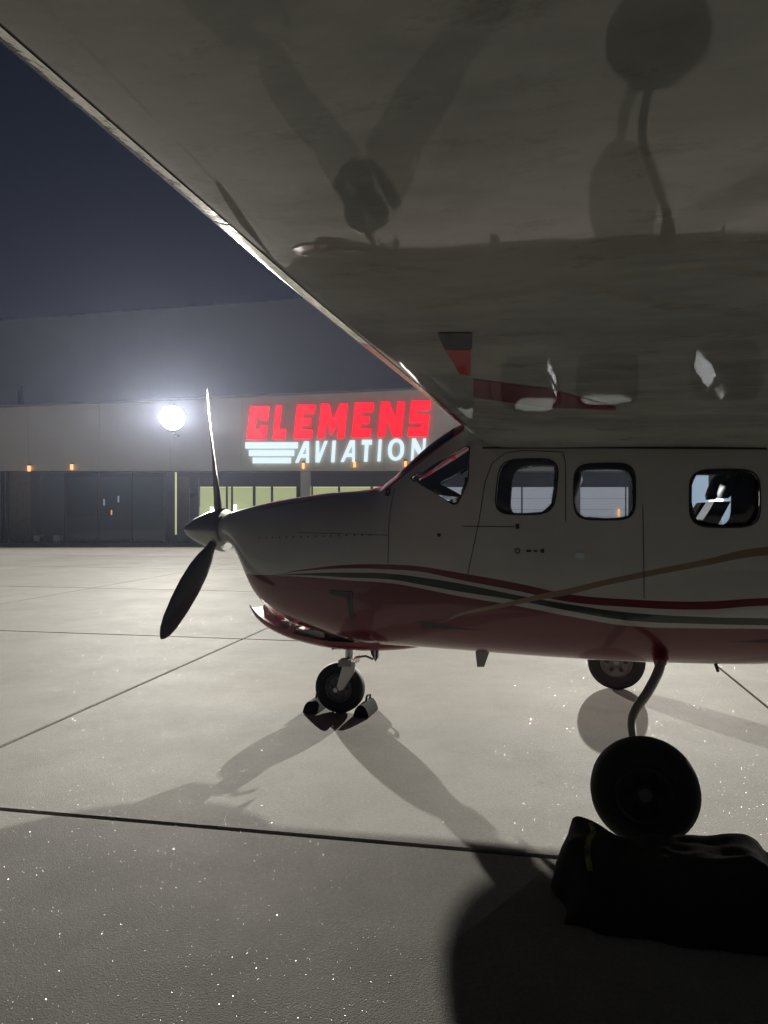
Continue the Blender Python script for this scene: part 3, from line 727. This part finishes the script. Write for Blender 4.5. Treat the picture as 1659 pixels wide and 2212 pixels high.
# lobby furniture seen as lit shapes
def thing(name, mb, mt, label, cat, group=None): return tag(mb.build(name, mt), label, cat, group)
for px, py, w, h, lab in ((462, 1105, .32, .42, "bright white lamp in the lobby window left of the spinner"), (508, 1102, .14, .5, "narrow bright white lamp in the lobby right of the propeller")):
    c = FB(px, py, 34.2); thing("lobby_lamp", MB().box(c, (w, .06, h)), M['lampwhite'], lab, "lamp")
k = 0
locs = ["far left one over the brown wall corner", "second from the left over the dark office windows", "over the lobby beside the letter A", "below the middle of the white word", "farthest right, seen past the windshield", "under the right end of the white word"]
for (px, py), lab in zip(((63, 1012), (155, 1009), (655, 1006), (766, 1003), (1003, 1001), (876, 1002)), locs):
    c = FB(px, py, FY-.09); r_ = empty("canopy_light", c); tag(r_, "small orange canopy edge light, "+lab, "light", "orange lights along the canopy edge")
    MB().box((0, 0, 0), (.09, .1, .24)).build("lens", M['lamporange'], r_); MB().box((0, .045, .15), (.12, .08, .05)).build("bracket", M['darkmetal'], r_)
for (px, py, mt, lab) in ((115, 1108, 'lamporange', "tiny orange pilot light low in the left office glass"), (241, 1107, 'lamporange', "tiny orange pilot light in the middle of the office glass")):
    thing("pilot_light", MB().box(FB(px, py, 34), (.05, .04, .22)), M[mt], lab, "light")
M['lampdim'] = mat("dim_tube", (.8, .9, 1), .5, emit=(.6, .7, .85), es=.45)
for px, py, lab in ((108, 1066, "pair end of dim tube in the left office pane"), (142, 1074, "dim tube beside the first office mullion"), (256, 1078, "dim bluish tube in the right office pane"), (225, 1085, "faint low tube near the centre of the office glass")):
    thing("dim_tube_light", MB().box(FB(px, py, 34.5), (.06, .05, .30)), M['lampdim'], lab, "light")
# bench of two white legs at the office glass
r_ = empty("bench", (PX(105, 31.95), 31.95, 0)); tag(r_, "low brown bench on two pale blocks before the office glass", "bench")
for sg in (-1, 1): MB().box((sg*.42, 0, .21), (.26, .4, .42)).build("leg", M['white'], r_)
MB().box((0, 0, .30), (.56, .36, .12)).build("seat", M['wallbrown'], r_)
# kerb, grass
b = MB(); b.box((-3, 31.05, .05), (60, .18, .12)); struct(b.build("kerb", M['concrete']))
M['soil'] = mat("soil", (.05, .045, .03), .9)
b = MB(); b.box((-3, 31.5, .03), (60, .68, .05)); struct(b.build("planting_bed", M['soil']))
M['grass'] = mat("grass_blades", (.06, .12, .03), .6)
b = MB(); rng = random.Random(5)
for i in range(5200):
    x = -26+rng.random()*30; y = 31.2+rng.random()*.6; hh = .09+.10*rng.random(); w = rng.random()*6.28
    b.add([(x-.02*math.cos(w), y-.02*math.sin(w), .05), (x+.02*math.cos(w), y+.02*math.sin(w), .05), (x+.04*(rng.random()-.5), y+.04*(rng.random()-.5), .05+hh)], [(0,1,2)])
o = b.build("grass", M['grass']); o['kind'] = 'stuff'; tag(o, "strip of short green grass along the foot of the terminal", "grass")

# ------------------------------------------------------------------ sign letters (outlines as drawn on the fascia)
M['signred'] = mat("sign_red_face", (.12, .0, .004), 1, spec=0, emit=(1.0, .003, .022), es=1.1)
M['signwhite'] = mat("sign_white_face", (.3, .32, .34), 1, spec=0, emit=(.66, .82, .88), es=1.05)
M['signcan'] = mat("sign_letter_side", (.25, .02, .02), .5)
sign = empty("terminal_sign", FB(730, 935, FY-.2)); tag(sign, "illuminated sign of red slanted letters over white slanted letters on the fascia", "sign")
S0 = Vector(sign.location)
GL = {
 'C': [[(0,0),(1,0),(1,.43),(.62,.43),(.62,.30),(.42,.30),(.42,.70),(.62,.70),(.62,.57),(1,.57),(1,1),(0,1)]],
 'L': [[(0,0),(1,0),(1,.30),(.46,.30),(.46,1),(0,1)]],
 'E': [[(0,0),(1,0),(1,.27),(.42,.27),(.42,.385),(.86,.385),(.86,.615),(.42,.615),(.42,.73),(1,.73),(1,1),(0,1)]],
 'M': [[(0,0),(.27,0),(.27,.55),(.46,.10),(.54,.10),(.73,.55),(.73,0),(1,0),(1,1),(.70,1),(.50,.55),(.30,1),(0,1)]],
 'N': [[(0,0),(.32,0),(.32,.48),(.66,0),(1,0),(1,1),(.68,1),(.68,.52),(.34,1),(0,1)]],
 'S': [[(0,0),(1,0),(1,.62),(.38,.62),(.38,.73),(1,.73),(1,1),(0,1),(0,.38),(.62,.38),(.62,.27),(0,.27)]],
 'a': [[(0,0),(.26,0),(.36,.24),(.72,.24),(.72,.0),(1,0),(1,1),(.62,1)], ],
 'v': [[(0,1),(.0+.26,1),(.36,.36),(.74,1),(1,1),(.42,0),(.08,0)]],
 'i': [[(0,0),(1,0),(1,1),(0,1)]],
 't': [[(.32,0),(.68,0),(.68,.78),(1,.78),(1,1),(0,1),(0,.78),(.32,.78)]],
 'n': [[(0,0),(.2,0),(.2,.62),(.76,0),(1,0),(1,1),(.80,1),(.80,.40),(.26,1),(0,1)]],
}
def letter(nm, glyph, x0, x1, yt, yb, slant, mt, hole=None):
    """x0..x1 / yt..yb: place of the letter on the facade; slant shifts the top to the right"""
    def f(u, v, d):
        px = x0+slant*-.5*0 + u*(x1-x0-slant) + v*slant; py = yb+(yt-yb)*v
        return FB(px, py, FY) + Vector((0, -.04-d, 0)) - S0
    b = MB()
    for poly in GL[glyph]:
        b.prism(poly, lambda u, v: f(u, v, 0), lambda u, v: f(u, v, .10))
    return b.build(nm, M[mt], sign)
def yline(px, a, c): return a+(c-a)*(px-533)/(931-533)
for g_, x0, x1 in (('C', 533, 583), ('L', 589, 625), ('E', 634, 682), ('M', 686, 752), ('E', 759, 808), ('N', 815, 875), ('S', 880, 931)):
    xm = (x0+x1)/2; letter("letter_"+g_.lower(), g_, x0, x1, yline(xm, 879, 865), yline(xm, 950, 943), 8, 'signred')
for g_, x0, x1 in (('v', 680, 708), ('i', 715.5, 726), ('t', 779, 804), ('i', 815, 825), ('n', 887, 920)):
    xm = (x0+x1)/2; letter("letter_"+g_, g_, x0, x1, yline(xm, 957, 947), yline(xm, 1002, 995), 3, 'signwhite')
def letter_a(x0, x1):
    xm = (x0+x1)/2; yt, yb = yline(xm, 957, 947), yline(xm, 1002, 995)
    def f(u, v, d): return FB(x0+u*(x1-x0), yb+(yt-yb)*v, FY)+Vector((0, -.04-d, 0))-S0
    b = MB()
    for poly in ([(0,0),(.22,0),(.80,.78),(.80,0),(1,0),(1,1),(.66,1)], [(.395,.235),(.799,.235),(.799,.40),(.515,.40)]):
        b.prism(poly, lambda u, v: f(u, v, 0), lambda u, v: f(u, v, .10))
    b.build("letter_a", M['signwhite'], sign)
letter_a(638, 668); letter_a(736, 767)
def ring_letter(x0, x1):
    xm = (x0+x1)/2; yt, yb = yline(xm, 956, 946), yline(xm, 1001, 994); b = MB(); N = 28; rg = []
    for d in (0, .1):
        for k_ in (1, .62):
            pass
    outl = []
    for ki, (k_, kk) in enumerate(((1, 1), (.52, .70))):
        for d in (0, .1):
            outl.append([FB((x0+x1)/2+(x1-x0)/2*k_*math.cos(a)+1.2*math.sin(a), (yt+yb)/2-(yb-yt)/2*kk*math.copysign(abs(math.sin(a))**.8, math.sin(a)), FY)+Vector((0, -.04-d, 0))-S0 for a in [2*math.pi*i/N for i in range(N)]])
    o0, o1, i0, i1 = outl
    vs = o0+o1+i1+i0; b.add(vs, [(r*N+i, r*N+(i+1) % N, ((r+1) % 4)*N+(i+1) % N, ((r+1) % 4)*N+i) for r in range(4) for i in range(N)])
    b.build("letter_o", M['signwhite'], sign)
ring_letter(838, 873)
for x0, x1, y0, y1 in ((531, 644, 956, 969), (539, 636, 973, 985), (547, 629, 989, 1001)):
    c = FB((x0+x1)/2, (y0+y1)/2, FY)+Vector((0, -.09, 0))-S0; MB().box(c, ((x1-x0)/F*FY, .1, (y1-y0)/F*FY)).build("white_bar", M['signwhite'], sign)

# ------------------------------------------------------------------ floodlights
def floodlight(nm, pos, aim, power, cap, label, lens_r, colr=(1, .955, .86), size=.14, mast=None, spill=.015):
    root = empty("floodlight", pos); tag(root, label, "floodlight")
    d = (Vector(aim)-Vector(pos)).normalized(); d = Vector((d.x, d.y, d.z)); rot = d.to_track_quat('Y', 'Z').to_matrix()
    b = MB(); b.lathe([(.001, -.34), (lens_r*.5, -.33), (lens_r*.85, -.18), (lens_r*1.06, .0), (lens_r*1.06, .03), (lens_r*1.0, .03), (lens_r*.98, -.02), (.001, -.02)], (0, 0, 0), d, 36); b.build("housing", M['darkmetal'], root, 40)
    lm = mat("flood_lens", (1, 1, 1), .4, emit=(1, .97, .93), es=25)
    b = MB(); b.lathe([(.001, .012), (lens_r*.6, .010), (lens_r*.97, 0), (lens_r*.97, -.012), (.001, -.012)], (0, 0, 0), d, 36); b.build("lens", lm, root, 40)
    if mast == 'wall':
        MB().tube([Vector((0, .1, -lens_r)), Vector((0, .1, -lens_r-.15)), Vector((0, FY-pos[1]-.01, -lens_r-.15))], .04, 10).build("bracket", M['darkmetal'], root)
    else:
        MB().tube([Vector((0, .3, .1)), Vector((0, .3, -pos[2]+.0))], .09, 14).build("mast", M['darkmetal'], root)
    ld = bpy.data.lights.new("flood_lamp", 'POINT'); ld.energy = power; ld.color = colr; ld.shadow_soft_size = size; ld.use_nodes = True
    n = ld.node_tree; em = n.nodes['Emission']; tcn = n.nodes.new('ShaderNodeTexCoord'); sp = n.nodes.new('ShaderNodeSeparateXYZ')
    n.links.new(tcn.outputs['Normal'], sp.inputs[0])
    def m_(op, a, c=None, cl=False):
        k = n.nodes.new('ShaderNodeMath'); k.operation = op; k.use_clamp = cl
        for i, q in enumerate((a, c)):
            if q is None: continue
            if isinstance(q, (int, float)): k.inputs[i].default_value = q
            else: n.links.new(q, k.inputs[i])
        return k.outputs[0]
    # reflector pattern: full beam near the horizontal, less straight down, so the apron is lit evenly; little spills backwards
    dn = m_('MAXIMUM', m_('ABSOLUTE', sp.outputs['Z']), .001)
    g1 = m_('MINIMUM', m_('POWER', m_('DIVIDE', cap, dn), 2.3), 1.0)
    back = m_('MULTIPLY', sp.outputs['Y'], 6.0); fwd = m_('ADD', m_('MULTIPLY', back, -1), -.15, True)
    fwd = m_('ADD', m_('MULTIPLY', fwd, 1-spill), spill)
    n.links.new(m_('MULTIPLY', g1, fwd), em.inputs['Strength'])
    lo = bpy.data.objects.new("flood_lamp", ld); col.objects.link(lo); lo.parent = root; lo.location = d*(.03+size+.02)
    return root
f1 = FB(373, 903, 30.3)
floodlight("a", f1, (0, 4, 1.5), 58000, .19, "large round glaring floodlight on the fascia left of the propeller", .50, mast='wall', spill=.0007)
floodlight("b", Vector((10.2, 30.3, 7.3)), (1, 4, 1.5), 66000, .24, "mast floodlight standing before the terminal behind the wing root", .30, mast=None, spill=.014)
floodlight("c", Vector((21.5, 26.5, 3.3)), (1.5, 3, 0), 3700, .12, "low mast floodlight beyond the right of the airplane", .25)

M['litblue'] = mat("lit_blue_room", (.5, .55, .6), .8, emit=(.55, .68, .80), es=.75)
for a_px, b_px in ((1478, 1530), (1560, 1640)):
    bbox("lit_window", PX(a_px, GY-.09), PX(b_px, GY-.09), GY-.10, GY-.07, PZ(1150, GY), PZ(1015, GY), M['litblue'])
for px, py, w, h, mt, lab in ((1548, 1086, .55, .35, 'lampwhite', "bright white lamp seen through the rear cabin window"), (1337, 1108, .08, .35, 'lamporange', "thin orange lamp seen through the second cabin window")):
    thing("wall_lamp", MB().box(FB(px, py, GY-.14), (w, .05, h)), M[mt], lab, "lamp")
GLARE_HAZE = 0.0003  # thin scattering volume added to imitate glare around the floodlights
if GLARE_HAZE:
    hm = bpy.data.materials.new("glare_haze"); hm.use_nodes = True; hn = hm.node_tree; hn.nodes.clear()
    ho = hn.nodes.new('ShaderNodeOutputMaterial'); pv = hn.nodes.new('ShaderNodeVolumePrincipled')
    pv.inputs['Color'].default_value = (.66, .74, 1, 1); pv.inputs['Density'].default_value = GLARE_HAZE; pv.inputs['Anisotropy'].default_value = .74
    hn.links.new(pv.outputs[0], ho.inputs['Volume'])
    b = MB(); b.box((0, 0, 8.5), (330, 330, 19.2)); o = b.build("glare_haze", hm); o['kind'] = 'stuff'; tag(o, "thin volume added over the whole apron to imitate floodlight glare", "glare_haze")
